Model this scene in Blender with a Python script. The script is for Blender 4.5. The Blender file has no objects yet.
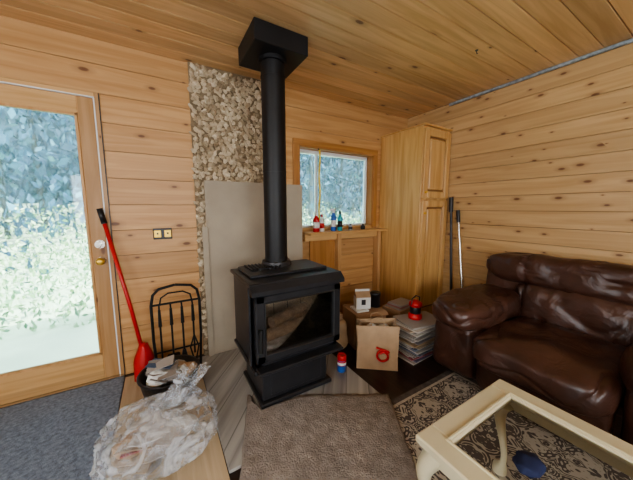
import bpy, bmesh, math, random
from mathutils import Vector, Matrix, noise, Euler
random.seed(7)
R=math.radians
SC=bpy.context.scene
SC.view_settings.view_transform='AgX'
try: SC.view_settings.look='AgX - Medium High Contrast'
except Exception: pass

# ------------------------------------------------------------------ materials
def new_mat(name):
    m=bpy.data.materials.new(name); m.use_nodes=True
    nt=m.node_tree; p=nt.nodes['Principled BSDF']
    return m,nt,p
def N(nt,t,**k):
    n=nt.nodes.new(t)
    for a,b in k.items(): setattr(n,a,b)
    return n
def ramp(nt,stops,interp='LINEAR'):
    r=N(nt,'ShaderNodeValToRGB'); cr=r.color_ramp; cr.interpolation=interp
    while len(cr.elements)<len(stops): cr.elements.new(0.5)
    for e,(p,c) in zip(cr.elements,stops):
        e.position=p; e.color=(c[0],c[1],c[2],1) if len(c)==3 else c
    return r
def math_n(nt,op,a,b=None,c=None):
    n=N(nt,'ShaderNodeMath',operation=op)
    for i,v in enumerate((a,b,c)):
        if v is None: continue
        if isinstance(v,(int,float)): n.inputs[i].default_value=v
        else: nt.links.new(v,n.inputs[i])
    return n.outputs[0]
def simple(name,col,rough=.5,metal=0,var=0.0,vscale=8,bump=0,bscale=40,coat=0,spec=None):
    m,nt,p=new_mat(name)
    p.inputs['Roughness'].default_value=rough; p.inputs['Metallic'].default_value=metal
    p.inputs['Coat Weight'].default_value=coat
    if spec is not None: p.inputs['Specular IOR Level'].default_value=spec
    tc=N(nt,'ShaderNodeTexCoord')
    no=N(nt,'ShaderNodeTexNoise'); no.inputs['Scale'].default_value=vscale; no.inputs['Detail'].default_value=4
    nt.links.new(tc.outputs['Object'],no.inputs['Vector'])
    a=[max(0,c*(1-var)) for c in col]; b=[min(1,c*(1+var)) for c in col]
    r=ramp(nt,[(.3,a),(.7,b)]); nt.links.new(no.outputs['Fac'],r.inputs[0]); nt.links.new(r.outputs[0],p.inputs['Base Color'])
    if bump:
        n2=N(nt,'ShaderNodeTexNoise'); n2.inputs['Scale'].default_value=bscale; n2.inputs['Detail'].default_value=5
        nt.links.new(tc.outputs['Object'],n2.inputs['Vector'])
        bp=N(nt,'ShaderNodeBump'); bp.inputs['Strength'].default_value=bump; bp.inputs['Distance'].default_value=.01
        nt.links.new(n2.outputs['Fac'],bp.inputs['Height']); nt.links.new(bp.outputs[0],p.inputs['Normal'])
    return m
def island(name,stops,rough=.8,bump=.4,bscale=60,trans=0):
    m,nt,p=new_mat(name)
    g=N(nt,'ShaderNodeNewGeometry'); r=ramp(nt,stops)
    nt.links.new(g.outputs['Random Per Island'],r.inputs[0]); nt.links.new(r.outputs[0],p.inputs['Base Color'])
    p.inputs['Roughness'].default_value=rough
    if bump:
        tc=N(nt,'ShaderNodeTexCoord')
        n2=N(nt,'ShaderNodeTexNoise'); n2.inputs['Scale'].default_value=bscale
        nt.links.new(tc.outputs['Object'],n2.inputs['Vector'])
        bp=N(nt,'ShaderNodeBump'); bp.inputs['Strength'].default_value=bump; bp.inputs['Distance'].default_value=.01
        nt.links.new(n2.outputs['Fac'],bp.inputs['Height']); nt.links.new(bp.outputs[0],p.inputs['Normal'])
    return m
def pine(name,along,across,w,light,dark,knots=.5,rough=.45,off=0.0,kcol=(.16,.065,.025),kscale=2.6,rot=0,vr=.34,seam=0,gsc=1.0):
    """knotty pine boards; along/across in 'XYZ' """
    m,nt,p=new_mat(name); L=nt.links
    tc=N(nt,'ShaderNodeTexCoord'); sp=N(nt,'ShaderNodeSeparateXYZ')
    if rot:
        mp=N(nt,'ShaderNodeMapping'); mp.inputs['Rotation'].default_value=(0,0,R(rot)); L.new(tc.outputs['Object'],mp.inputs[0]); L.new(mp.outputs[0],sp.inputs[0])
    else: L.new(tc.outputs['Object'],sp.inputs[0])
    A=sp.outputs[along]
    if len(across)==1: C=sp.outputs[across]
    else: C=math_n(nt,'ADD',sp.outputs[across[0]],sp.outputs[across[1]])
    q=math_n(nt,'DIVIDE',math_n(nt,'SUBTRACT',C,off),w)
    idn=math_n(nt,'FLOOR',q)
    wn=N(nt,'ShaderNodeTexWhiteNoise',noise_dimensions='1D'); L.new(idn,wn.inputs['W'])
    rnd=wn.outputs['Value']
    A2=math_n(nt,'ADD',A,math_n(nt,'MULTIPLY',rnd,37.0))
    cv=N(nt,'ShaderNodeCombineXYZ'); L.new(math_n(nt,'MULTIPLY',A2,1.3*gsc),cv.inputs[0]); L.new(math_n(nt,'MULTIPLY',C,22*gsc),cv.inputs[1])
    gn=N(nt,'ShaderNodeTexNoise',noise_dimensions='2D'); gn.inputs['Scale'].default_value=1; gn.inputs['Detail'].default_value=5; gn.inputs['Distortion'].default_value=.6
    L.new(cv.outputs[0],gn.inputs['Vector'])
    gr=ramp(nt,[(.32,dark),(.66,light)]); L.new(gn.outputs['Fac'],gr.inputs[0])
    hs=N(nt,'ShaderNodeHueSaturation'); L.new(gr.outputs[0],hs.inputs['Color'])
    val=math_n(nt,'ADD',math_n(nt,'MULTIPLY',rnd,vr),1-vr/2)
    if seam:
        fr=math_n(nt,'FRACT',q); e=math_n(nt,'MINIMUM',fr,math_n(nt,'SUBTRACT',1.0,fr))
        val=math_n(nt,'MULTIPLY',val,math_n(nt,'ADD',math_n(nt,'MULTIPLY',math_n(nt,'GREATER_THAN',e,seam),.5),.5))
    L.new(val,hs.inputs['Value'])
    kv=N(nt,'ShaderNodeCombineXYZ'); L.new(math_n(nt,'MULTIPLY',A2,kscale),kv.inputs[0]); L.new(math_n(nt,'MULTIPLY',C,kscale*2.2),kv.inputs[1])
    vo=N(nt,'ShaderNodeTexVoronoi',voronoi_dimensions='2D'); vo.inputs['Scale'].default_value=1; L.new(kv.outputs[0],vo.inputs['Vector'])
    sc=N(nt,'ShaderNodeSeparateColor'); L.new(vo.outputs['Color'],sc.inputs[0])
    sel=math_n(nt,'LESS_THAN',sc.outputs[0],knots)
    size=math_n(nt,'ADD',math_n(nt,'MULTIPLY',sc.outputs[1],.8),.25)
    dist=math_n(nt,'DIVIDE',vo.outputs['Distance'],size)
    kr=ramp(nt,[(.0,(1,1,1)),(.065,(.9,.9,.9)),(.10,(.3,.3,.3)),(.24,(0,0,0))]); L.new(dist,kr.inputs[0])
    kf=math_n(nt,'MULTIPLY',kr.outputs[0],sel)
    mx=N(nt,'ShaderNodeMix',data_type='RGBA'); L.new(kf,mx.inputs[0]); L.new(hs.outputs[0],mx.inputs[6]); mx.inputs[7].default_value=(*kcol,1)
    L.new(mx.outputs[2],p.inputs['Base Color'])
    p.inputs['Roughness'].default_value=rough
    bp=N(nt,'ShaderNodeBump'); bp.inputs['Strength'].default_value=.12; bp.inputs['Distance'].default_value=.004
    L.new(gn.outputs['Fac'],bp.inputs['Height']); L.new(bp.outputs[0],p.inputs['Normal'])
    return m

PL=(.58,.34,.15); PD=(.47,.25,.095)
WB=.19
M={}
M['pine_back']=pine('pine_back','X','Z',WB,PL,PD,.35,vr=.22)
M['pine_right']=pine('pine_right','Y','Z',.142,(.56,.365,.18),(.46,.285,.125),.8,kscale=3.6,vr=.18)
M['pine_ceil']=pine('pine_ceiling_lit','X','Y',.135,(.70,.46,.235),(.55,.335,.15),.45,rough=.32,vr=.36)  # boards lightened: door light reflected on the ceiling is put into the colour
M['pine_left']=pine('pine_left','Y','Z',.155,PL,PD,.45)
M['trim']=pine('trim_pine','Z','XY',.5,(.56,.33,.15),(.46,.25,.095),.12)
M['trimx']=pine('trim_pine_h','X','ZY',.5,(.60,.37,.165),(.50,.29,.11),.12)
M['casing']=pine('casing_stained','Z','XY',.5,(.44,.21,.07),(.34,.15,.04),.1)
M['casingx']=pine('casing_stained_h','X','ZY',.5,(.44,.21,.07),(.34,.15,.04),.1)
M['cab']=pine('cabinet_pine','Z','XY',.17,(.70,.43,.18),(.56,.31,.10),.15,rough=.28,kscale=2,vr=.2)
M['cabd']=pine('cabinet_groove_shade','Z','XY',.17,(.30,.15,.05),(.24,.11,.035),.0)  # darker cabinet pine: recess shade around the panels put into the colour
M['ply']=pine('plywood','Y','X',.6,(.60,.48,.33),(.5,.38,.24),.12,rough=.7)
M['black']=simple('charcoal_steel',(.030,.031,.035),.33,.2,.2,bump=.05,bscale=200)
M['pipe']=simple('stove_pipe_black',(.010,.010,.011),.5,.1,.2)
M['iron']=simple('wrought_iron',(.012,.012,.012),.5,.4,.2)
M['white']=simple('white_plastic',(.75,.75,.74),.4)
M['offw']=simple('off_white_paint',(.70,.69,.66),.5,0,.05)
M['red']=simple('red_plastic',(.50,.015,.015),.35)
M['blue']=simple('blue_plastic',(.03,.12,.45),.35)
M['teal']=simple('teal_plastic',(.03,.32,.36),.35)
M['yellow']=simple('yellow_strap',(.85,.6,.04),.6)
M['navy']=simple('navy_cloth',(.012,.02,.07),.8,0,.3)
M['grey']=simple('grey_plastic',(.25,.26,.28),.5)
M['dark']=simple('dark_plastic',(.015,.015,.017),.35)
M['brass']=simple('brass',(.75,.50,.10),.35,.7)
M['nickel']=simple('nickel',(.6,.58,.53),.25,1)
M['steel']=simple('dark_trim_steel',(.12,.12,.12),.3,.8)
M['board']=simple('cement_board',(.40,.34,.26),.85,0,.12,2.5,.15,120)
M['foil']=simple('grey_foil',(.33,.38,.42),.45,.3,.35,30,.6,50)
M['card']=simple('cardboard',(.33,.20,.11),.8,0,.12,6)
M['kraft']=simple('kraft_paper',(.40,.27,.16),.8,0,.12,10,.5,18)
M['paper']=island('newsprint',[(0,(.50,.47,.43)),(.3,(.24,.21,.19)),(.55,(.56,.52,.46)),(.75,(.34,.24,.15)),(.9,(.08,.13,.22)),(1,(.42,.08,.06))],.8,.2)
M['wad']=simple('crumpled_paper',(.62,.62,.6),.8,0,.35,14,.5,30)
M['stone']=island('stone_chip',[(0,(.30,.225,.14)),(.25,(.46,.365,.245)),(.6,(.57,.47,.33)),(.85,(.66,.56,.41)),(1,(.37,.29,.19))],.95,.9,45)
M['mortar']=simple('mortar',(.24,.18,.11),.95,0,.3)
M['back']=simple('groove_shadow_wood',(.16,.085,.035),.95,0,.2)
M['cream']=simple('cream_lacquer',(.66,.60,.41),.35,0,.06,5)
M['carpet']=simple('blue_carpet',(.24,.29,.37),1,0,.35,60,1,250)
M['mat']=simple('shag_mat',(.31,.27,.24),1,0,.25,14,1,120)
M['brick']=simple('firebrick',(.66,.56,.42),.9,0,.2,12)  # pale brick, ash and log colours stand in for light on the stove glass
M['ash']=simple('wood_ash',(.66,.63,.58),.9,0,.3,20,.8,40)
M['log']=simple('split_log',(.42,.29,.18),.9,0,.5,12,.6,30)

M['floor']=pine('dark_floor','Y','X',.13,(.045,.022,.015),(.024,.012,.009),.0,rough=.3,seam=.02)
M['hearth']=pine('hearth_plank_tile','Y','X',.16,(.46,.455,.43),(.28,.27,.255),.0,rough=.35,rot=38,seam=.02,vr=.45,gsc=.7)
def leather():
    m,nt,p=new_mat('brown_leather'); L=nt.links
    tc=N(nt,'ShaderNodeTexCoord')
    n=N(nt,'ShaderNodeTexNoise'); n.inputs['Scale'].default_value=5; n.inputs['Detail'].default_value=5
    L.new(tc.outputs['Object'],n.inputs['Vector'])
    r=ramp(nt,[(.3,(.040,.017,.011)),(.7,(.095,.041,.027))]); L.new(n.outputs['Fac'],r.inputs[0]); L.new(r.outputs[0],p.inputs['Base Color'])
    p.inputs['Roughness'].default_value=.36; p.inputs['Coat Weight'].default_value=.15; p.inputs['Coat Roughness'].default_value=.28
    w=N(nt,'ShaderNodeTexNoise'); w.inputs['Scale'].default_value=6; w.inputs['Detail'].default_value=3; w.inputs['Distortion'].default_value=1.3
    L.new(tc.outputs['Object'],w.inputs['Vector'])
    b=N(nt,'ShaderNodeBump'); b.inputs['Strength'].default_value=.5; b.inputs['Distance'].default_value=.03
    L.new(w.outputs['Fac'],b.inputs['Height'])
    v=N(nt,'ShaderNodeTexVoronoi'); v.inputs['Scale'].default_value=160; L.new(tc.outputs['Object'],v.inputs['Vector'])
    b2=N(nt,'ShaderNodeBump'); b2.inputs['Strength'].default_value=.12; b2.inputs['Distance'].default_value=.003
    L.new(v.outputs['Distance'],b2.inputs['Height']); L.new(b.outputs[0],b2.inputs['Normal']); L.new(b2.outputs[0],p.inputs['Normal'])
    return m
M['leather']=leather()
def rugmat():
    m,nt,p=new_mat('damask_rug'); L=nt.links
    tc=N(nt,'ShaderNodeTexCoord'); sp=N(nt,'ShaderNodeSeparateXYZ'); L.new(tc.outputs['Object'],sp.inputs[0])
    yy=math_n(nt,'ADD',sp.outputs[1],20.0); xx=math_n(nt,'ADD',sp.outputs[0],20.0)
    u=math_n(nt,'PINGPONG',xx,.17); v=math_n(nt,'PINGPONG',yy,.24)
    cv=N(nt,'ShaderNodeCombineXYZ'); L.new(u,cv.inputs[0]); L.new(v,cv.inputs[1])
    n=N(nt,'ShaderNodeTexNoise',noise_dimensions='2D'); n.inputs['Scale'].default_value=8; n.inputs['Detail'].default_value=1.5; n.inputs['Distortion'].default_value=2.4
    L.new(cv.outputs[0],n.inputs['Vector'])
    t=math_n(nt,'ABSOLUTE',math_n(nt,'SINE',math_n(nt,'MULTIPLY',n.outputs['Fac'],11)))
    r=ramp(nt,[(.56,(.50,.45,.37)),(.64,(.105,.09,.082))]); L.new(t,r.inputs[0]); L.new(r.outputs[0],p.inputs['Base Color'])
    p.inputs['Roughness'].default_value=1
    return m
M['rug']=rugmat()
M['rugb']=simple('rug_border',(.11,.095,.088),1,0,.3,30)
M['rugc']=simple('rug_border_line',(.50,.45,.37),1,0,.2,30)
def glass(name,tint=(.92,.97,1),ior=1.45,haze=0.0):
    m=bpy.data.materials.new(name); m.use_nodes=True; nt=m.node_tree; nt.nodes.clear()
    o=N(nt,'ShaderNodeOutputMaterial'); t=N(nt,'ShaderNodeBsdfTransparent'); t.inputs[0].default_value=(*tint,1)
    g=N(nt,'ShaderNodeBsdfGlossy'); g.inputs['Roughness'].default_value=.03
    src=t.outputs[0]
    if haze:
        tl=N(nt,'ShaderNodeBsdfTranslucent'); tl.inputs[0].default_value=(.8,.92,1,1)
        tc=N(nt,'ShaderNodeTexCoord'); no=N(nt,'ShaderNodeTexNoise'); no.inputs['Scale'].default_value=2.5; no.inputs['Detail'].default_value=3
        nt.links.new(tc.outputs['Object'],no.inputs['Vector'])
        f=math_n(nt,'MULTIPLY',no.outputs['Fac'],haze*2)
        m2=N(nt,'ShaderNodeMixShader'); nt.links.new(f,m2.inputs[0]); nt.links.new(t.outputs[0],m2.inputs[1]); nt.links.new(tl.outputs[0],m2.inputs[2]); src=m2.outputs[0]
    mx=N(nt,'ShaderNodeMixShader'); fr=N(nt,'ShaderNodeFresnel'); fr.inputs[0].default_value=ior
    nt.links.new(fr.outputs[0],mx.inputs[0]); nt.links.new(src,mx.inputs[1]); nt.links.new(g.outputs[0],mx.inputs[2]); nt.links.new(mx.outputs[0],o.inputs[0])
    return m
M['glass']=glass('window_glass',(.90,.97,1),1.45,.06)
M['tglass']=glass('table_glass',(.96,.98,.97),1.35)
M['sglass']=glass('stove_glass',(.80,.78,.76),1.7)
def plastic():
    m=bpy.data.materials.new('clear_plastic'); m.use_nodes=True; nt=m.node_tree; nt.nodes.clear(); L=nt.links
    o=N(nt,'ShaderNodeOutputMaterial'); t=N(nt,'ShaderNodeBsdfTransparent'); t.inputs[0].default_value=(.97,.98,1,1)
    g=N(nt,'ShaderNodeBsdfPrincipled'); g.inputs['Base Color'].default_value=(.84,.88,.92,1); g.inputs['Roughness'].default_value=.10
    tc=N(nt,'ShaderNodeTexCoord'); n=N(nt,'ShaderNodeTexNoise'); n.inputs['Scale'].default_value=6; n.inputs['Detail'].default_value=3; n.inputs['Distortion'].default_value=2.5
    L.new(tc.outputs['Object'],n.inputs['Vector'])
    b=N(nt,'ShaderNodeBump'); b.inputs['Strength'].default_value=1; b.inputs['Distance'].default_value=.04; L.new(n.outputs['Fac'],b.inputs['Height']); L.new(b.outputs[0],g.inputs['Normal'])
    r=ramp(nt,[(.38,(.08,.08,.08)),(.60,(.45,.45,.45))]); L.new(n.outputs['Fac'],r.inputs[0])
    mx=N(nt,'ShaderNodeMixShader'); L.new(r.outputs[0],mx.inputs[0]); L.new(t.outputs[0],mx.inputs[1]); L.new(g.outputs[0],mx.inputs[2]); L.new(mx.outputs[0],o.inputs[0])
    return m
M['plastic']=plastic()

# ------------------------------------------------------------------ builder
class Bd:
    def __init__(s,name): s.name=name; s.v=[]; s.f=[]; s.mi=[]; s.sm=[]; s.mats=[]
    def _m(s,m):
        if m not in s.mats: s.mats.append(m)
        return s.mats.index(m)
    def add(s,vs,fs,m,smooth=False,mx=None):
        o=len(s.v); k=s._m(m)
        for v in vs:
            v=Vector(v)
            s.v.append(mx@v if mx else v)
        for f in fs: s.f.append([i+o for i in f]); s.mi.append(k); s.sm.append(smooth)
    def bm(s,b,m,smooth=False,mx=None):
        b.verts.index_update()
        s.add([v.co.copy() for v in b.verts],[[v.index for v in f.verts] for f in b.faces],m,smooth,mx); b.free()
    def box(s,a,b,m,bev=0,mx=None,seg=1):
        a=Vector(a);b=Vector(b);c=(a+b)/2;d=b-a
        x=bmesh.new(); bmesh.ops.create_cube(x,size=1)
        for v in x.verts: v.co=Vector((v.co.x*abs(d.x),v.co.y*abs(d.y),v.co.z*abs(d.z)))+c
        if bev: bmesh.ops.bevel(x,geom=list(x.edges),offset=bev,segments=seg,affect='EDGES',profile=.5)
        s.bm(x,m,False,mx)
    def cyl(s,p0,p1,r0,m,r1=None,seg=20,caps=True,smooth=True):
        s.tube([p0,p1],[r0,r0 if r1 is None else r1],m,seg,caps,smooth)
    def tube(s,pts,r,m,seg=12,caps=True,smooth=True):
        pts=[Vector(p) for p in pts]; n=len(pts)
        if isinstance(r,(int,float)): r=[r]*n
        vs=[];fs=[]; up=None
        for i,p in enumerate(pts):
            t=(pts[min(i+1,n-1)]-pts[max(i-1,0)]).normalized()
            if up is None:
                up=Vector((0,0,1)) if abs(t.z)<.9 else Vector((1,0,0))
            a=t.cross(up).normalized(); up=a.cross(t).normalized()
            for k in range(seg):
                q=2*math.pi*k/seg; vs.append(p+(a*math.cos(q)+up*math.sin(q))*r[i])
        for i in range(n-1):
            for k in range(seg):
                k2=(k+1)%seg; fs.append([i*seg+k,i*seg+k2,(i+1)*seg+k2,(i+1)*seg+k])
        s.add(vs,fs,m,smooth)
        if caps:
            s.add(vs[:seg],[list(range(seg))],m); s.add(vs[-seg:],[list(range(seg))[::-1]],m)
    def lathe(s,prof,c,m,seg=28,smooth=True,mx=None):
        vs=[];fs=[];c=Vector(c)
        for (r,z) in prof:
            for k in range(seg):
                q=2*math.pi*k/seg; vs.append(c+Vector((r*math.cos(q),r*math.sin(q),z)))
        n=len(prof)
        for i in range(n-1):
            for k in range(seg):
                k2=(k+1)%seg; fs.append([i*seg+k,i*seg+k2,(i+1)*seg+k2,(i+1)*seg+k])
        s.add(vs,fs,m,smooth,mx)
    def soft(s,c,size,m,k=4,n=14,amp=0,fr=4,mx=None,fn=None,seed=0,crease=0,cf=3):
        x=bmesh.new(); bmesh.ops.create_cube(x,size=2)
        bmesh.ops.subdivide_edges(x,edges=list(x.edges),cuts=n,use_grid_fill=True)
        c=Vector(c); h=Vector(size)/2
        for v in x.verts:
            p=v.co; q=Vector([math.sin(w*math.pi/2)*.5+w*.5 for w in p])
            l=(abs(q.x)**k+abs(q.y)**k+abs(q.z)**k)**(1/k); q=q/l
            w=Vector((q.x*h.x,q.y*h.y,q.z*h.z))
            if fn: w=fn(w,q)
            d=0
            if amp: d+=noise.noise((w+c)*fr+Vector((seed,seed,0)))*amp
            if crease:
                cc=abs(noise.noise((w+c)*cf+Vector((seed+9,2,seed)))); d-=crease*max(0,1-cc*9)**1.5
            if d: w=w+q.normalized()*d
            v.co=w+c
        s.bm(x,m,True,mx)
    def wad(s,c,r,m,amp=.35,fr=9,seed=0,sub=3,sc=(1,1,1),smooth=False):
        x=bmesh.new(); bmesh.ops.create_icosphere(x,subdivisions=sub,radius=1)
        for v in x.verts:
            d=1+amp*(1-2*abs(noise.noise(v.co*fr*.25+Vector((seed*3.1,seed,0)))))*.9+amp*.5*noise.noise(v.co*fr*.6+Vector((0,seed,0)))
            q=v.co*d*r; v.co=Vector((q.x*sc[0],q.y*sc[1],q.z*sc[2]))+Vector(c)
        s.bm(x,m,smooth)
    def done(s,origin=True,parent=None):
        me=bpy.data.meshes.new(s.name)
        vs=s.v; o=Vector((0,0,0))
        if origin:
            xs=[v.x for v in vs];ys=[v.y for v in vs];zs=[v.z for v in vs]
            o=Vector(((min(xs)+max(xs))/2,(min(ys)+max(ys))/2,min(zs)))
        me.from_pydata([tuple(v-o) for v in vs],[],s.f)
        for m in s.mats: me.materials.append(M[m])
        me.polygons.foreach_set('material_index',s.mi); me.polygons.foreach_set('use_smooth',s.sm); me.update()
        x=bmesh.new(); x.from_mesh(me); bmesh.ops.recalc_face_normals(x,faces=x.faces); x.to_mesh(me); x.free()
        ob=bpy.data.objects.new(s.name,me); ob.location=o; SC.collection.objects.link(ob)
        return ob
def RZ(c,a):
    return Matrix.Translation(Vector(c))@Matrix.Rotation(R(a),4,'Z')

# ------------------------------------------------------------------ room shell
XL,XR,YB,YF,H=-2.6,2.82,2.42,-2.6,2.44
def cut(a,b,holes):
    segs=[(a,b)]
    for (h0,h1) in holes:
        ns=[]
        for (s0,s1) in segs:
            if h1<=s0 or h0>=s1: ns.append((s0,s1)); continue
            if h0>s0: ns.append((s0,h0))
            if h1<s1: ns.append((h1,s1))
        segs=ns
    return segs
def plank_wall(name,axis,pos,thick,a,b,w,mat,openings=()):
    B=Bd(name); zs=[i*w for i in range(int(H/w)+2)]
    for i in range(len(zs)-1):
        z0=zs[i]; z1=min(zs[i+1],H)
        if z0>=H: break
        cuts=sorted(set([z0,z1]+[z for o in openings for z in (o[2],o[3]) if z0<z<z1]))
        for j in range(len(cuts)-1):
            c0,c1=cuts[j],cuts[j+1]; mid=(c0+c1)/2
            hs=[(o[0],o[1]) for o in openings if o[2]<mid<o[3]]
            g0=.0018 if c0==z0 else 0; g1=.0018 if c1==z1 else 0
            for (s0,s1) in cut(a,b,hs):
                if axis=='X': B.box((s0,pos,c0+g0),(s1,pos+thick*.3,c1-g1),mat)
                else: B.box((pos,s0,c0+g0),(pos+thick*.3,s1,c1-g1),mat)
    zc=sorted(set([0,H]+[z for o in openings for z in (o[2],o[3])]))
    for j in range(len(zc)-1):
        mid=(zc[j]+zc[j+1])/2
        for (s0,s1) in cut(a,b,[(o[0],o[1]) for o in openings if o[2]<mid<o[3]]):
            if axis=='X': B.box((s0,pos+thick*.25,zc[j]),(s1,pos+thick,zc[j+1]),'back')
            else: B.box((pos+thick*.25,s0,zc[j]),(pos+thick,s1,zc[j+1]),'back')
    return B.done(False)
DX0,DX1,DZ=-1.28,-.30,2.09
WX0,WX1,WZ0,WZ1=1.24,2.24,1.09,1.93
plank_wall('wall_back','X',YB,.14,XL,XR,WB,'pine_back',[(DX0,DX1,-.01,DZ),(WX0,WX1,WZ0,WZ1)])
plank_wall('wall_right','Y',XR,.14,YF,YB+.14,.142,'pine_right')
plank_wall('wall_left','Y',XL,-.14,YF,YB+.14,.155,'pine_left',[(-1.6,.6,.9,2.0)])
plank_wall('wall_front','X',YF,-.14,XL-.14,XR+.14,.155,'pine_back',[(-1.6,1.4,.9,2.05)])
B=Bd('ceiling')
i=int(math.floor(YF/.135)); 
while i*.135<YB+.1:
    B.box((XL,i*.135+.002,H),(XR,(i+1)*.135-.002,H+.02),'pine_ceil',.003); i+=1
B.box((XL-.2,YF-.2,H+.012),(XR+.2,YB+.2,H+.15),'back'); B.done(False)
B=Bd('floor'); B.box((XL-.1,YF-.1,-.1),(XR+.1,YB+.1,0),'floor'); B.done(False)
B=Bd('trim_1'); yy=YF
while yy<1.75:
    l=.12+random.random()*.1; w=.018+random.random()*.010
    B.box((XR-w,yy,H-.026),(XR-.001,yy+l,H-.002),'foil',.004); yy+=l-.01
B.done(False)
B=Bd('ceiling_hook'); B.tube([(2.05,1.16,H),(2.05,1.16,H-.012),(2.056,1.16,H-.022),(2.066,1.16,H-.018)],.003,'steel',8); B.cyl((2.05,1.16,H-.004),(2.05,1.16,H),.010,'steel'); B.done()
B=Bd('entry_carpet'); B.box((XL+.02,-1.6,.001),(-.30,YB-.035,.014),'carpet',.003); B.done()
B=Bd('plywood_subfloor'); B.box((-.295,.7,.001),(.215,YB-.06,.012),'ply'); B.done(False)
B=Bd('hearth_pad')
B.box((.22,1.2,.001),(1.25,YB-.066,.02),'hearth',.003)
B.done(False)
# ------------------------------------------------------------------ door
B=Bd('door_1')
y0=YB
B.box((DX0+.001,y0-.004,0),(DX0+.03,y0+.13,DZ-.001),'trim'); B.box((DX1-.03,y0-.004,0),(DX1-.001,y0+.13,DZ-.001),'trim')
B.box((DX0+.03,y0-.004,DZ-.03),(DX1-.03,y0+.13,DZ-.001),'trimx')
B.box((DX1-.036,y0-.006,.02),(DX1-.028,y0+.03,DZ-.028),'white'); B.box((DX0+.03,y0-.006,DZ-.036),(DX1-.03,y0+.03,DZ-.028),'white')
B.box((DX1-.006,y0-.007,.0),(DX1-.001,y0,DZ),'dark')
sx0,sx1,sz0,sz1=DX0+.034,DX1-.038,.018,DZ-.038
gx0,gx1,gz0,gz1=sx0+.11,-.425,.21,1.94
yd0,yd1=y0+.0,y0+.045
B.box((sx0,yd0,sz0),(gx0,yd1,sz1),'trim',.002); B.box((gx1,yd0,sz0),(sx1,yd1,sz1),'trim',.002)
B.box((gx0,yd0,sz0),(gx1,yd1,gz0),'trimx',.002); B.box((gx0,yd0,gz1),(gx1,yd1,sz1),'trimx',.002)
for (a,b) in (((gx0,yd0-.006,gz0),(gx0+.018,yd0+.02,gz1)),((gx1-.018,yd0-.006,gz0),(gx1,yd0+.02,gz1)),((gx0,yd0-.006,gz0),(gx1,yd0+.02,gz0+.018)),((gx0,yd0-.006,gz1-.018),(gx1,yd0+.02,gz1))):
    B.box(a,b,'trim',.003)
B.box((gx0,yd0+.02,gz0),(gx1,yd0+.026,gz1),'glass')
B.box((DX0,y0-.03,0),(DX1,y0+.13,.016),'nickel')
hx=-.375
for z,r in ((1.045,.030),(.925,.028)):
    B.cyl((hx,yd0,z),(hx,yd0-.012,z),r,'nickel'); B.cyl((hx,yd0-.012,z),(hx,yd0-.045,z),.011,'nickel')
B.soft((hx,yd0-.055,.925),(.055,.045,.055),'brass',2,6)
B.box((hx-.004,yd0-.03,1.02),(hx+.004,yd0-.012,1.07),'nickel',.002)
for z in (.25,1.0,1.8): B.cyl((sx0-.004,yd0-.006,z-.05),(sx0-.004,yd0-.006,z+.05),.007,'brass')
B.done(False)
# ------------------------------------------------------------------ window
B=Bd('window_1')
yo=y0+.13
B.box((WX0-.065,y0-.022,WZ1-.005),(WX1+.065,y0,WZ1+.06),'casingx',.003)
B.box((WX0-.065,y0-.022,WZ0-.025),(WX0,y0,WZ1),'casing',.003)
B.box((WX1,y0-.022,WZ0-.025),(WX1+.065,y0,WZ1),'casing',.003)
B.box((WX0,y0-.01,WZ0),(WX0+.015,yo,WZ1),'casing');B.box((WX1-.015,y0-.01,WZ0),(WX1,yo,WZ1),'casing')
B.box((WX0,y0-.01,WZ1-.015),(WX1,yo,WZ1),'casingx')
B.box((WX0,y0-.01,WZ0-.01),(WX1,yo,WZ0+.006),'trimx')
a0,a1,b0,b1=WX0+.015,WX1-.015,WZ0+.006,WZ1-.015
for q in (((a0,yo-.05,b0),(a0+.02,yo,b1)),((a1-.02,yo-.05,b0),(a1,yo,b1)),((a0,yo-.05,b0),(a1,yo,b0+.02)),((a0,yo-.05,b1-.035),(a1,yo,b1))):
    B.box(q[0],q[1],'white',.004)
B.box((1.50,yo-.045,b0),(1.52,yo-.005,b1),'white',.003)
B.box((a0,yo-.03,b0),(a1,yo-.024,b1),'glass')
B.done(False)
def plain_window(name,axis,pos,a,b,z0,z1,mid):
    B=Bd(name)
    def bx(s0,s1,c0,c1,m='trim'):
        if axis=='X': B.box((s0,pos-.03,c0),(s1,pos+.03,c1),m,.003)
        else: B.box((pos-.03,s0,c0),(pos+.03,s1,c1),m,.003)
    bx(a+.002,a+.05,z0,z1);bx(b-.05,b-.002,z0,z1);bx(a+.05,b-.05,z0+.002,z0+.05,'trimx');bx(a+.05,b-.05,z1-.05,z1-.002,'trimx'); bx(mid-.02,mid+.02,z0+.05,z1-.05)
    B.done(False)
plain_window('window_2','X',YF-.07,-1.6,1.4,.9,2.05,-.1)
plain_window('window_3','Y',XL-.07,-1.6,.6,.9,2.0,-.5)
B=Bd('hanging_strap')
pts=[(1.47+.006*math.sin(i*.9),2.385,1.90-i*.05) for i in range(16)]
B.tube(pts,.009,'yellow',8); B.cyl((1.47,2.385,1.9),(1.47,2.41,1.915),.006,'iron'); B.done()
B=Bd('window_ledge')
B.box((1.28,2.24,1.035),(2.34,YB-.002,1.060),'trimx',.003)
for x in (1.68,2.28): B.box((x,2.33,.02),(x+.045,YB-.002,1.033),'trim',.003)
B.box((1.28,2.36,.96),(2.33,YB-.003,1.033),'trimx',.003)
B.box((1.36,2.395,.05),(1.68,YB-.002,.96),'casing',.002)
B.done(False)
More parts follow.
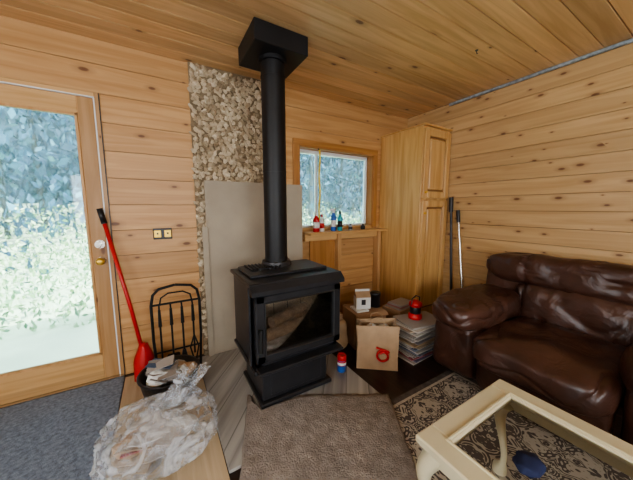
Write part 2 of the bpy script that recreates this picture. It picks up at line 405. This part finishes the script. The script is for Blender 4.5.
# ------------------------------------------------------------------ stone column + board
B=Bd('stone_chimney_surround')
SX0,SX1=.27,.90
B.box((SX0,YB-.022,.0),(SX1,YB-.001,H-.002),'mortar')
sp_=.040
rows=int(H/(sp_*.84))
for j in range(rows+1):
    for i in range(20):
        cx=SX0+.016+i*sp_+(j%2)*sp_*.5+random.uniform(-.013,.013); cz=.014+j*sp_*.84+random.uniform(-.013,.013)
        if cx>SX1-.014 or cz>H-.018: continue
        x=bmesh.new(); bmesh.ops.create_icosphere(x,subdivisions=2,radius=1)
        sx,sz,sy_=random.uniform(.016,.031),random.uniform(.012,.024),random.uniform(.010,.030)
        rot=Euler((random.uniform(-.3,.3),random.uniform(0,6),random.uniform(-.3,.3))).to_matrix()
        sd=Vector((i*3.3,j*2.7,0))
        for v in x.verts:
            q=v.co*(1+.7*noise.noise(v.co*1.6+sd)); q=Vector((q.x*sx,q.y*sy_,q.z*sz)); q=rot@q
            q.y=max(-.038,min(.01,q.y)); v.co=q+Vector((cx,YB-.024,cz))
        B.bm(x,'stone')
B.done(False)
B=Bd('cement_board')
B.box((.335,YB-.092,.021),(1.235,YB-.074,1.53),'board',.002)
B.box((.30,YB-.105,.021),(.345,YB-.093,1.15),'board',.002)
B.done(False)
B=Bd('light_switch_plate')
B.box((-.045,YB-.008,1.058),(.085,YB-.001,1.146),'dark',.003)
for x in (-.015,.055): 
    B.box((x-.024,YB-.012,1.074),(x+.024,YB-.007,1.130),'brass',.003); B.box((x-.006,YB-.024,1.098),(x+.006,YB-.011,1.112),'dark',.001)
B.done()
# ------------------------------------------------------------------ stove
B=Bd('wood_stove')
x0,x1,ys0,ys1=.43,1.08,1.44,1.93
hz=.021
B.box((.49,1.49,hz),(1.03,1.92,hz+.03),'black',.006)
B.box((.51,1.52,hz+.03),(1.0,1.90,.31),'black',.006)
B.box((.56,1.513,.08),(.95,1.52,.28),'black',.004)
zb=.315
xa,xb,ya_,yb_=x0+.03,x1-.03,ys0+.03,ys1-.01
B.box((xa,ya_,zb),(xa+.03,yb_,.84),'black'); B.box((xb-.03,ya_,zb),(xb,yb_,.84),'black')
B.box((xa,yb_-.03,zb),(xb,yb_,.84),'black'); B.box((xa,ya_,zb),(xb,yb_,zb+.08),'black'); B.box((xa,ya_,.78),(xb,yb_,.84),'black')
B.box((xa+.03,yb_-.07,zb+.08),(xb-.03,yb_-.03,.76),'brick')
for i in range(1,5): B.box((xa+.03+i*.116,yb_-.0715,zb+.08),(xa+.034+i*.116,yb_-.07,.76),'dark')
B.box((xa+.03,ya_+.04,zb+.08),(xa+.05,yb_-.07,.76),'brick'); B.box((xb-.05,ya_+.04,zb+.08),(xb-.03,yb_-.07,.76),'brick')
B.soft((.755,1.67,zb+.09),(.54,.36,.07),'ash',4,14,.02,14)
for (p,q,r) in (((.52,1.56,.47),(.98,1.62,.475),.040),((.55,1.72,.48),(.97,1.66,.49),.045),((.60,1.58,.545),(.93,1.72,.55),.036)):
    B.tube([p,((p[0]+q[0])/2,(p[1]+q[1])/2+.01,(p[2]+q[2])/2+.008),q],[r,r*1.05,r*.9],'log',12)
B.box((x0+.012,ys0+.09,zb+.02),(x0+.02,ys1-.02,.82),'black',.003)
B.box((x1-.02,ys0+.09,zb+.02),(x1-.012,ys1-.02,.82),'black',.003)
B.box((x0,ys0+.07,zb+.01),(x0+.014,ys0+.12,.83),'black',.003)
B.box((x0+.002,ys0-.005,zb-.015),(x1-.002,ys1,zb+.01),'black',.006)
B.box((x0-.005,ys0+.02,.835),(x1+.005,ys1+.005,.862),'black',.006)
B.box((x0+.04,ys0+.14,.862),(x1-.04,ys1-.03,.882),'black',.006)
for i in range(9):
    xx=x0+.08+i*.026
    B.box((xx,ys0+.25,.882),(xx+.012,ys1-.06,.896),'black',.002)
B.cyl((.745,1.83,.88),(.745,1.83,.915),.115,'black',.105,28)
vs=[(x0-.004,ys0+.03,.862),(x1+.004,ys0+.03,.862),(x1+.004,ys0-.015,.82),(x0-.004,ys0-.015,.82),(x0-.004,ys0-.015,.795),(x1+.004,ys0-.015,.795),(x0-.004,ys0+.03,.795),(x1+.004,ys0+.03,.795)]
B.add(vs,[[0,1,2,3],[3,2,5,4],[4,5,7,6],[0,3,4,6],[1,7,5,2]],'black')
f0,f1,g0,g1=x0+.02,x1-.02,.365,.79
yf=ys0+.03
B.box((f0,yf-.035,g0),(f1,yf,g0+.055),'black',.008); B.box((f0,yf-.035,g1-.05),(f1,yf,g1),'black',.008)
B.box((f0,yf-.035,g0),(f0+.06,yf,g1),'black',.008); B.box((f1-.06,yf-.035,g0),(f1,yf,g1),'black',.008)
B.box((f0+.055,yf-.02,g0+.05),(f1-.055,yf-.014,g1-.045),'sglass')
for q in (((f0+.055,yf-.042,g0+.05),(f1-.055,yf-.033,g0+.056)),((f0+.055,yf-.042,g1-.051),(f1-.055,yf-.033,g1-.045)),((f0+.055,yf-.042,g0+.05),(f0+.061,yf-.033,g1-.045)),((f1-.061,yf-.042,g0+.05),(f1-.055,yf-.033,g1-.045))):
    B.box(q[0],q[1],'steel',.002)
B.cyl((f0+.02,yf-.03,.58),(f0+.02,yf-.07,.58),.008,'iron'); B.tube([(f0+.02,yf-.07,.6),(f0+.015,yf-.075,.55),(f0+.01,yf-.085,.47)],.011,'iron')
B.box((x0+.02,ys0-.05,zb),(x1-.02,ys0+.03,zb+.02),'black',.005)
B.box((.66,ys0-.0,.27),(.83,ys0+.06,.30),'black',.005)
B.done()
B=Bd('stove_pipe')
px,py=.745,1.83
B.cyl((px,py,.9155),(px,py,2.305),.083,'pipe',None,32)
for z in (.925,1.56,2.2): B.cyl((px,py,z),(px,py,z+.010),.0855,'pipe',None,32)
B.box((.56,1.655,2.315),(.93,2.015,H-.002),'pipe',.004)
B.cyl((px,py,2.29),(px,py,2.317),.10,'pipe',None,32)
B.done()
# ------------------------------------------------------------------ tall cabinet
B=Bd('pantry_cabinet')
cx0,cx1,cy0,cy1,ch=2.36,2.812,1.82,2.412,2.14
B.box((cx0,cy0,.0),(cx1,cy1,ch),'cab',.004)
B.box((cx0-.012,cy0-.028,ch),(cx1,cy1,ch+.018),'cab',.004)
def pdoor(z0,z1):
    a,b=cx0+.012,cx1-.012; yy=cy0
    B.box((a,yy-.026,z0),(a+.07,yy,z1),'cab',.004);B.box((b-.07,yy-.026,z0),(b,yy,z1),'cab',.004)
    B.box((a+.07,yy-.026,z0),(b-.07,yy,z0+.07),'cab',.004);B.box((a+.07,yy-.026,z1-.07),(b-.07,yy,z1),'cab',.004)
    B.box((a+.07,yy-.006,z0+.07),(b-.07,yy-.002,z1-.07),'cabd')
    B.box((a+.09,yy-.020,z0+.09),(b-.09,yy-.002,z1-.09),'cab',.014)
pdoor(1.41,2.11); pdoor(.12,1.385)
B.cyl((cx0+.045,cy0-.02,1.47),(cx0+.045,cy0-.045,1.47),.012,'brass'); B.cyl((cx0+.045,cy0-.02,1.25),(cx0+.045,cy0-.045,1.25),.012,'brass')
B.done()
B=Bd('floor_mop')
B.tube([(2.70,1.46,.05),(2.79,1.66,1.26)],.011,'nickel',10); B.tube([(2.785,1.645,1.15),(2.795,1.665,1.28)],.018,'dark',10)
B.box((2.6,1.39,.0),(2.80,1.50,.05),'grey',.01); B.done()
B=Bd('push_broom')
B.tube([(2.72,1.62,.07),(2.785,1.745,1.40)],.013,'dark',10); B.tube([(2.78,1.735,1.26),(2.79,1.748,1.42)],.022,'dark',10)
B.box((2.62,1.56,.0),(2.80,1.68,.07),'dark',.01); B.done()

# ------------------------------------------------------------------ sofa
B=Bd('leather_sofa')
sy0,sy1=-.12,1.27
B.box((1.92,sy0+.04,.03),(2.72,sy1-.04,.30),'leather',.03)
for yy in (sy0+.1,sy1-.1):
    for xx in (2.02,2.66): B.cyl((xx,yy,0.011),(xx,yy,.04),.03,'dark')
B.soft((1.92,.58,.20),(.22,.66,.34),'leather',5,20,.015,5,crease=.012,cf=5)
def seatfn(w,q):
    w=w.copy()
    if q.z>0: w.z+=.02*(1-q.y*q.y)*(1-q.x*q.x)
    return w
B.soft((2.10,.58,.37),(.80,.68,.21),'leather',4.5,36,.025,5,fn=seatfn,crease=.016,cf=5)
tilt=Matrix.Translation((2.55,.58,.5))@Matrix.Rotation(R(9),4,'Y')
def tuft(w,q):
    w=w.copy()
    g=math.exp(-((abs(w.y)-.31)/.02)**2)
    w.x*=(1-.16*g); w.z*=(1-.05*g)
    w.z*=1+.06*math.sin(w.y*17)*(.5 if q.z<0 else .15)
    return w
B.soft((0,0,.04),(.28,.82,.38),'leather',3.6,32,.025,5,mx=tilt,crease=.02,cf=5,fn=tuft)
B.soft((.0,0,.305),(.30,1.30,.26),'leather',3.2,44,.022,5,mx=tilt,crease=.016,cf=6,fn=tuft)
B.soft((.06,0,.10),(.20,1.28,.68),'leather',6,14,.01,4,mx=tilt)
for cy_ in (sy1-.19,sy0+.19):
    B.soft((2.24,cy_,.27),(.84,.35,.46),'leather',6,22,.015,5,crease=.01,cf=5)
    B.soft((2.20,cy_,.52),(.90,.41,.24),'leather',3.2,36,.025,5,crease=.016,cf=5)
o=B.done()
# ------------------------------------------------------------------ rugs
B=Bd('patterned_area_rug')
B.box((.86,-1.2,.001),(1.98,1.14,.009),'rugb'); B.box((.90,-1.16,.008),(1.94,1.10,.0095),'rugc'); B.box((.92,-1.14,.009),(1.92,1.08,.011),'rug'); 
B.done(False)
B=Bd('shag_mat')
nx,ny=70,56; vs=[];fs=[]
FL,FR,NR,NL=Vector((.45,1.67,0)),Vector((1.29,1.18,0)),Vector((.90,.54,0)),Vector((.17,.90,0))
for j in range(ny+1):
    for i in range(nx+1):
        u=i/nx;v=j/ny; e=min(u,1-u,v,1-v)
        p=(FL*(1-u)+FR*u)*(1-v)+(NL*(1-u)+NR*u)*v
        if p.x>.47 and p.y>1.47: p.y=1.47+(p.y-1.47)*.05
        p=p+Vector((.006*noise.noise((0,v*9,0)),.006*noise.noise((u*9,0,4)),.026+.010*min(1,e*20)+.006*noise.noise((u*38,v*32,0))))
        vs.append(p)
nv=len(vs)
vs+= [Vector((p.x,p.y,.0215)) for p in vs]
for j in range(ny):
    for i in range(nx):
        a=j*(nx+1)+i; fs.append([a,a+1,a+nx+2,a+nx+1])
rim=[i for i in range(nx+1)]+[j*(nx+1)+nx for j in range(1,ny+1)]+[ny*(nx+1)+i for i in range(nx-1,-1,-1)]+[j*(nx+1) for j in range(ny-1,0,-1)]
for k in range(len(rim)):
    a,b=rim[k],rim[(k+1)%len(rim)]; fs.append([a,b,b+nv,a+nv])
B.add(vs,fs,'mat',True)
B.done()
# ------------------------------------------------------------------ coffee table
B=Bd('coffee_table')
tx0,tx1,ty0,ty1=.785,1.43,-.62,.58
zt=.45; fw=.095; fl=.0115
def frame(i,o0,z0,z1,m,bev):
    a0,a1,b0,b1=tx0+o0,tx1-o0,ty0+o0,ty1-o0
    B.box((a0,b0,z0),(a0+i,b1,z1),m,bev);B.box((a1-i,b0,z0),(a1,b1,z1),m,bev)
    B.box((a0+i*.98,b0,z0),(a1-i*.98,b0+i,z1),m,bev);B.box((a0+i*.98,b1-i,z0),(a1-i*.98,b1,z1),m,bev)
frame(fw,0,zt-.03,zt,'cream',.006)
frame(.02,.012,zt-.045,zt-.028,'cream',.004)
frame(.03,.03,zt-.09,zt-.04,'cream',.004)
frame(.012,fw-.02,zt-.002,zt+.006,'cream',.003)
x_=(tx0+fw-.01,ty0+fw-.01,tx1-fw+.01,ty1-fw+.01)
B.add([(x_[0],x_[1],zt-.012),(x_[2],x_[1],zt-.012),(x_[2],x_[3],zt-.012),(x_[0],x_[3],zt-.012)],[[0,1,2,3]],'tglass')
for sx in (1,-1):
    for sy2 in (1,-1):
        cx=(tx0+tx1)/2+sx*((tx1-tx0)/2-.06); cy2=(ty0+ty1)/2+sy2*((ty1-ty0)/2-.06)
        pts=[];rr=[]
        for k in range(13):
            t=k/12; z=(zt-.06)*(1-t)+(fl+.024)*t; off=.03*math.sin(t*math.pi*1.9)+.01*t
            pts.append((cx+sx*off,cy2+sy2*off,z)); rr.append(.042-.030*math.sin(min(1,t*1.15)*math.pi/2)+(.018*max(0,(t-.85)/.15)))
        pts+= [(pts[-1][0],pts[-1][1],fl+.008),(pts[-1][0],pts[-1][1],fl)]; rr+=[.03,.03]
        B.tube(pts,rr,'cream',16)
B.done()
B=Bd('cleaning_cloth'); 
B.wad((1.0,.30,zt+.014),.042,'navy',.3,9,3,3,(1.1,.8,.45),True)
B.done()
# ------------------------------------------------------------------ fireplace tool set
B=Bd('fireplace_tool_set')
fx,fy=.075,2.24; fb=.013
B.box((fx-.15,fy-.07,fb),(fx+.15,fy+.07,fb+.018),'iron',.006)
for sx in (-1,1):
    B.tube([(fx+sx*.15,fy,fb+.01),(fx+sx*.165,fy,.3),(fx+sx*.165,fy,.58),(fx+sx*.15,fy,.66),(fx+sx*.11,fy,.70),(fx,fy,.72)],.010,'iron')
B.tube([(fx-.165,fy,.58),(fx+.165,fy,.58)],.008,'iron')
B.tube([(fx-.165,fy,.2),(fx+.165,fy,.2)],.007,'iron')
B.tube([(fx-.11,fy,.58),(fx-.10,fy,.63),(fx-.05,fy,.66),(fx+.05,fy,.66),(fx+.10,fy,.63),(fx+.11,fy,.58)],.006,'iron')
for k,xx in enumerate((-.115,-.04,.035,.11)):
    X=fx+xx; Y=fy-.03
    B.tube([(X,fy,.575),(X,Y,.565),(X,Y,.54)],.006,'iron',8)
    B.tube([(X,Y,.55),(X,Y,.42)],[.009,.013],'iron',10); B.tube([(X,Y,.43),(X,Y,.15)],.007,'iron',8)
    if k==0: B.tube([(X,Y,.16),(X,Y-.01,.11),(X-.03,Y-.01,.12)],.006,'iron',8)
    if k==1: B.box((X-.045,Y-.012,.07),(X+.045,Y+.004,.19),'iron',.01)
    if k==2: B.tube([(X,Y,.2),(X,Y,.07)],[.012,.035],'dark',12)
    if k==3:
        B.tube([(X,Y,.3),(X-.03,Y,.2),(X-.005,Y,.08)],.006,'iron',8); B.tube([(X,Y,.3),(X+.03,Y,.2),(X+.005,Y,.08)],.006,'iron',8)
B.done()
B=Bd('snow_shovel')
B.tube([(-.165,2.30,.20),(-.23,2.335,.62),(-.345,2.385,1.26)],.013,'red',12); B.tube([(-.335,2.38,1.2),(-.355,2.388,1.30)],.018,'dark',12)
vs=[];fs=[]
for j in range(9):
    for i in range(11):
        u=i/10-.5;v=j/8
        vs.append(Vector((-.160+u*(.05+.09*min(1,v*2.2)),2.305-.06*v-.03*math.cos(u*3)+.03*u*u,.28-.26*v)))
for j in range(8):
    for i in range(10):
        a=j*11+i; fs.append([a,a+1,a+12,a+11])
B.add(vs,fs,'red',True); B.tube([(-.162,2.28,.14),(-.168,2.30,.28)],.02,'red')
o=B.done(); md=o.modifiers.new('s','SOLIDIFY'); md.thickness=.006
B=Bd('kindling_bucket')
c=(.0,1.965,.013)
B.lathe([(0,0),(.14,0),(.15,.01),(.180,.17),(.190,.175),(.190,.185),(.172,.182),(.145,.02),(0,.02)],c,'dark',32)
for k in range(16):
    a=random.random()*6.28; r=random.random()**.5*.10
    B.wad((c[0]+r*math.cos(a),c[1]+r*math.sin(a),.14+random.random()*.08),.04+random.random()*.02,random.choice(['wad','wad','paper','kraft']),.4,11,k,2,(1.2,1,.7))
for k in range(9):
    a=random.random()*6.28
    mm=Matrix.Translation((c[0]+.05*math.cos(a),c[1]+.05*math.sin(a),.19+k*.008))@Euler((random.uniform(-.5,.5),random.uniform(-.5,.5),a)).to_matrix().to_4x4()
    B.box((-.08,-.055,0),(.08,.055,.003),'paper',0,mm)
B.done()
# plastic bag
B=Bd('clear_plastic_bag')
bx_,by_=-.06,1.49
def bagfn(w,q):
    w=w.copy()
    n=noise.noise(q*2.2)*.10+(.5-abs(noise.noise(q*4.5)))*.16+(.5-abs(noise.noise(q*9+Vector((3,1,2)))))*.06
    g=1+n
    s_=1+.10*max(0,-q.z)
    return Vector((w.x*g*s_,w.y*g*s_,w.z*(1+n*(1 if q.z>0 else .0))))
B.soft((bx_,by_,.142),(.50,.42,.24),'plastic',2.5,34,0,14,fn=bagfn)
vs=[];fs=[]
seg=48
for j in range(14):
    t=j/13
    for k in range(seg):
        a=2*math.pi*k/seg
        r=(.12*(1-t)**1.5+.018+ .12*max(0,t-.45)**1.1)*(1+.30*math.sin(a*7+t*3)*(.3+.7*t)+.12*math.sin(a*13-t*5))
        vs.append(Vector((bx_+.06+.12*t+r*math.cos(a),by_+.08+.03*t+r*math.sin(a)*.8,.21+.15*t)))
for j in range(13):
    for k in range(seg):
        k2=(k+1)%seg; fs.append([j*seg+k,j*seg+k2,(j+1)*seg+k2,(j+1)*seg+k])
B.add(vs,fs,'plastic',True)
for k in range(9):
    a=random.random()*6.28; r=random.random()**.5*.12
    B.wad((bx_+r*1.2*math.cos(a),by_+r*math.sin(a),.09+random.random()*.05),.055,random.choice(['wad','kraft','paper','kraft']),.4,11,k+30,2,(1.2,1,.6))
for k in range(8):
    mm=Matrix.Translation((bx_-.03+random.uniform(-.07,.07),by_+random.uniform(-.06,.06),.06+k*.015))@Euler((random.uniform(-.2,.2),random.uniform(-.2,.2),random.random()*3)).to_matrix().to_4x4()
    B.box((-.11,-.08,0),(.11,.08,.006),'paper',0,mm)
B.done()
# ------------------------------------------------------------------ clutter pile
B=Bd('cardboard_box')
mm=RZ((1.66,1.87,0),-12)
B.box((-.16,-.13,0),(.17,.13,.34),'card',.003,mm)
for s_ in (-1,1):
    m2=mm@Matrix.Translation((0,s_*.13,.34))@Matrix.Rotation(R(-s_*28),4,'X'); B.box((-.155,min(0,s_*.055),0),(.165,max(0,s_*.055),.004),'card',0,m2)
B.box((-.12,-.1,.34),(.0,.05,.355),'offw',0,mm)
B.done()
B=Bd('cardboard_box')
mm=RZ((2.09,1.80,0),6)
B.box((-.15,-.11,0),(.15,.11,.30),'card',.003,mm)
B.box((-.10,-.111,.10),(.02,-.1095,.2),'offw',0,mm)
for k in range(5):
    B.box((-.12+k*.004,-.09,.30+k*.009),(.12,.09-k*.005,.307+k*.009),'paper',0,mm)
B.done()
B=Bd('milk_carton')
mm=RZ((1.63,1.86,.356),-25)
B.box((-.07,-.05,0),(.07,.05,.11),'offw',.002,mm)
B.add([(-.07,-.05,.11),(.07,-.05,.11),(.07,.05,.11),(-.07,.05,.11),(-.07,0,.16),(.07,0,.16)],[[0,1,5,4],[2,3,4,5],[0,4,3],[1,2,5]],'kraft',False,mm)
B.box((-.07,-.003,.158),(.07,.003,.18),'offw',0,mm)
B.box((-.02,-.054,.04),(.02,-.05,.09),'dark',0,mm); B.done()
B=Bd('coffee_tin')
B.lathe([(0,0),(.05,0),(.05,.12),(.053,.122),(.053,.14),(0,.14)],(1.78,1.84,.344),'dark',20); B.done()
B=Bd('paper_grocery_bag')
mm=RZ((1.50,1.52,0),-38)
vs=[];fs=[]
prof=[(-.165,-.09),(.165,-.09),(.165,0),(.165,.09),(-.165,.09),(-.165,0)]
hs=[0,.1,.2,.3,.37]
for j,h in enumerate(hs):
    for k,(a,b) in enumerate(prof):
        inn=.04*(h/.37) if k in (2,5) else 0
        vs.append((a-math.copysign(inn,a)+random.uniform(-.008,.008)*(h>0),b*(1-.3*h/.37)+random.uniform(-.006,.006)*(h>0),h+(random.uniform(-.012,.012) if j==4 else 0)))
for j in range(4):
    for k in range(6):
        k2=(k+1)%6; fs.append([j*6+k,j*6+k2,(j+1)*6+k2,(j+1)*6+k])
fs.append([0,1,2,3,4,5])
B.add(vs,fs,'kraft',False,mm)
for s_ in (-1,1):
    B.tube([mm@Vector((-.05,s_*.06,.35)),mm@Vector((-.045,s_*.055,.41)),mm@Vector((.0,s_*.05,.43)),mm@Vector((.045,s_*.055,.41)),mm@Vector((.05,s_*.06,.35))],.004,'kraft',8)
ring=[]
for k in range(31):
    a=2.6*math.pi*k/30; rr_=.055*(1-.45*k/30); ring.append(mm@Vector((.045+rr_*math.cos(a+.6),-.090,.12+rr_*math.sin(a+.6))))
B.tube(ring,.010,'red',6)
B.tube([mm@Vector((-.01,-.09,.19)),mm@Vector((.06,-.089,.17))],.008,'red',6)
for k in range(4): B.wad(mm@Vector((random.uniform(-.09,.09),0,.3)),.045,'wad',.3,9,k+50,2)
o=B.done()
B=Bd('newspaper_stack')
z=0
for k in range(26):
    h=random.uniform(.006,.018)
    mm=RZ((1.95+random.uniform(-.025,.025),1.48+random.uniform(-.02,.02),z),random.uniform(-12,6))
    B.box((-.19,-.14,0),(.19,.14,h*.85),'paper',.002,mm); z+=h
B.done()
NZ=z
B=Bd('grocery_sack')
B.soft((1.335,1.92,.14),(.22,.22,.27),'kraft',4,10,.03,8); B.box((1.26,1.87,.25),(1.41,1.97,.33),'card',.004,None); B.done()
B=Bd('camping_lantern')
c=(1.95,1.50,NZ)
B.lathe([(0,0),(.058,0),(.062,.01),(.06,.04),(.045,.05),(.045,.11),(.06,.12),(.055,.15),(.02,.17),(0,.17)],c,'red',24)
B.lathe([(.046,.05),(.048,.055),(.048,.105),(.046,.11)],c,'dark',24)
B.tube([(c[0]-.055,c[1],c[2]+.13),(c[0]-.05,c[1],c[2]+.19),(c[0],c[1],c[2]+.21),(c[0]+.05,c[1],c[2]+.19),(c[0]+.055,c[1],c[2]+.13)],.006,'dark',8)
B.done()
B=Bd('beverage_can')
c=(1.17,1.56,.021)
B.lathe([(0,0),(.028,0),(.036,.008),(.036,.10)],c,'blue',24); B.lathe([(.0361,.06),(.0366,.06),(.0366,.095),(.0361,.095)],c,'red',24)
B.lathe([(.0368,.065),(.0368,.085)],c,'white',24)
B.lathe([(.036,.10),(.036,.13),(.030,.142),(.028,.14),(0,.138)],c,'red',24)
B.done()
def bottle(name,x,y,z,h,r,m,cap,trig=False):
    B=Bd(name)
    B.lathe([(0,0),(r,0),(r*1.05,.006),(r*1.05,h*.62),(r*.9,h*.7),(r*.42,h*.8),(r*.42,h*.86)],(x,y,z),m,20)
    B.lathe([(r*.5,h*.84),(r*.5,h),(0,h)],(x,y,z),cap,16)
    B.lathe([(r*1.06,h*.2),(r*1.08,h*.2),(r*1.08,h*.5),(r*1.06,h*.5)],(x,y,z),cap,20)
    if trig: B.box((x-.045,y-.01,z+h*.93),(x+.02,y+.01,z+h*1.03),cap,.004); B.tube([(x-.02,y,z+h*.93),(x-.03,y,z+h*.8)],.004,cap)
    B.done()
zl=1.0605
bottle('detergent_bottle',1.385,2.31,zl,.20,.032,'red','white')
bottle('glue_bottle',1.455,2.31,zl,.18,.024,'offw','red')
bottle('spray_bottle',1.60,2.31,zl,.23,.028,'blue','white',True)
bottle('cleaner_bottle',1.685,2.31,zl,.21,.026,'teal','dark')
bottle('insect_spray_can',1.83,2.31,zl,.07,.022,'grey','dark')
bottle('soap_bottle',2.02,2.32,zl,.06,.025,'dark','dark')

# ------------------------------------------------------------------ outdoors
M['grass']=simple('pale_grass',(.60,.70,.46),1,0,.25,1.5)
M['leaf']=island('leaf',[(0,(.006,.035,.065)),(.5,(.014,.075,.125)),(.8,(.035,.13,.19)),(1,(.09,.24,.28))],.7,0)
M['leafl']=island('shrub_leaf',[(0,(.08,.20,.09)),(.5,(.26,.42,.18)),(.85,(.50,.63,.36)),(1,(.7,.8,.55))],.7,0)
M['hill']=simple('wooded_hillside',(.015,.055,.08),1,0,.6,1.2)
M['bark']=simple('bark',(.04,.05,.05),.9,0,.3)
B=Bd('ground_outside')
vs=[];fs=[];nx,ny=60,40
for j in range(ny+1):
    for i in range(nx+1):
        x=-30+i*64/nx; y=2.6+j*34/ny
        z=-.25+.14*max(0,y-4)+.25*noise.noise((x*.4,y*.4,0))*min(1,(y-2.6)/3)
        vs.append((x,y,z))
for j in range(ny):
    for i in range(nx):
        a=j*(nx+1)+i; fs.append([a,a+1,a+nx+2,a+nx+1])
B.add(vs,fs,'grass',True); B.done(False)
V=[];F=[];MI=[]
nx,ny=80,40
for j in range(ny+1):
    for i in range(nx+1):
        x=-34+i*72/nx; v=j/ny
        V.append((x,15+v*9+1.6*noise.noise((x*.35,v*6,0)),.5+v*13*(1+.12*noise.noise((x*.3,0,2)))+.8*noise.noise((x*.7,v*9,5))))
for j in range(ny):
    for i in range(nx):
        a=j*(nx+1)+i; F.append((a,a+1,a+nx+2,a+nx+1)); MI.append(3)
def leafq(p,s,mi=0):
    e=Euler((random.uniform(0,3),random.uniform(0,3),random.uniform(0,6))).to_matrix()
    a=e@Vector((s,0,0)); b=e@Vector((0,s*.5,0)); n=len(V)
    V.extend((tuple(p-a),tuple(p-b),tuple(p+a),tuple(p+b))); F.append((n,n+1,n+2,n+3)); MI.append(mi)
for k in range(64):
    x=random.uniform(-14,18); y=random.uniform(8.0,14); h=random.uniform(7,11)
    for q in range(1100):
        t=random.random()**.85; zz=.4+t*h; rr=(1-t)*2.0+.3
        a=random.random()*6.28; d=rr*random.random()**.5
        leafq(Vector((x+d*math.cos(a),y+d*math.sin(a),zz-d*.25)),random.uniform(.06,.16))
for k in range(22000):
    x=random.uniform(-10,14); y=random.uniform(4.2,8.0); z=-.2+.14*max(0,y-4)+random.random()**1.6*(.25+.22*(y-4))*(1+.8*noise.noise((x*.7,y*.5,0)))
    leafq(Vector((x,y,z)),random.uniform(.03,.06),2)
B=Bd('tmp'); 
for k in range(50):
    x=random.uniform(-12,16); y=random.uniform(8.0,12); h=8; r=random.uniform(.04,.10)
    B.tube([(x,y,.2),(x+random.uniform(-.3,.3),y,h*.5),(x+random.uniform(-.6,.6),y,h)],[r,r*.7,r*.3],'bark',8)
n0=len(V); V.extend(tuple(v) for v in B.v); F.extend(tuple(i+n0 for i in f) for f in B.f); MI.extend([1]*len(B.f))
me=bpy.data.meshes.new('forest_trees'); me.from_pydata(V,[],F)
for k in ('leaf','bark','leafl','hill'): me.materials.append(M[k])
me.polygons.foreach_set('material_index',MI); me.update()
SC.collection.objects.link(bpy.data.objects.new('forest_trees',me))

# ------------------------------------------------------------------ light
w=bpy.data.worlds.new('World'); SC.world=w; w.use_nodes=True
nt=w.node_tree; bg=nt.nodes['Background']
bg.inputs[0].default_value=(.76,.88,1,1); bg.inputs[1].default_value=7.5
def area(name,loc,rot,sx,sy,e,col):
    l=bpy.data.lights.new(name,'AREA'); l.shape='RECTANGLE'; l.size=sx; l.size_y=sy; l.energy=e; l.color=col
    o=bpy.data.objects.new(name,l); o.location=loc; o.rotation_euler=rot; SC.collection.objects.link(o)
area('window_daylight_front',(-.1,YF-.16,1.48),(R(90),0,0),2.9,1.1,48,(1,.95,.87))
area('left_fill_lamp',(XL-.16,-.5,1.45),(R(90),0,R(-90)),2.1,1.05,36,(1,.98,.94))  # fill lamp added outside the unseen left window to brighten the room
s=bpy.data.lights.new('sun','SUN'); s.energy=17; s.angle=.02; s.color=(1,.96,.88)
so=bpy.data.objects.new('sun',s); so.rotation_euler=Vector((-.6,.55,-.75)).to_track_quat('-Z','Y').to_euler(); so.location=(5,-5,8); SC.collection.objects.link(so)

# ------------------------------------------------------------------ camera
cam=bpy.data.cameras.new('camera'); co=bpy.data.objects.new('camera',cam); SC.collection.objects.link(co)
cam.sensor_fit='HORIZONTAL'; cam.sensor_width=36; cam.lens=262/633*36; cam.clip_start=.02
co.location=(0,0,1.305)
th=math.atan(32/262)
co.rotation_euler=(R(90)-th,0,R(-31))
SC.camera=co
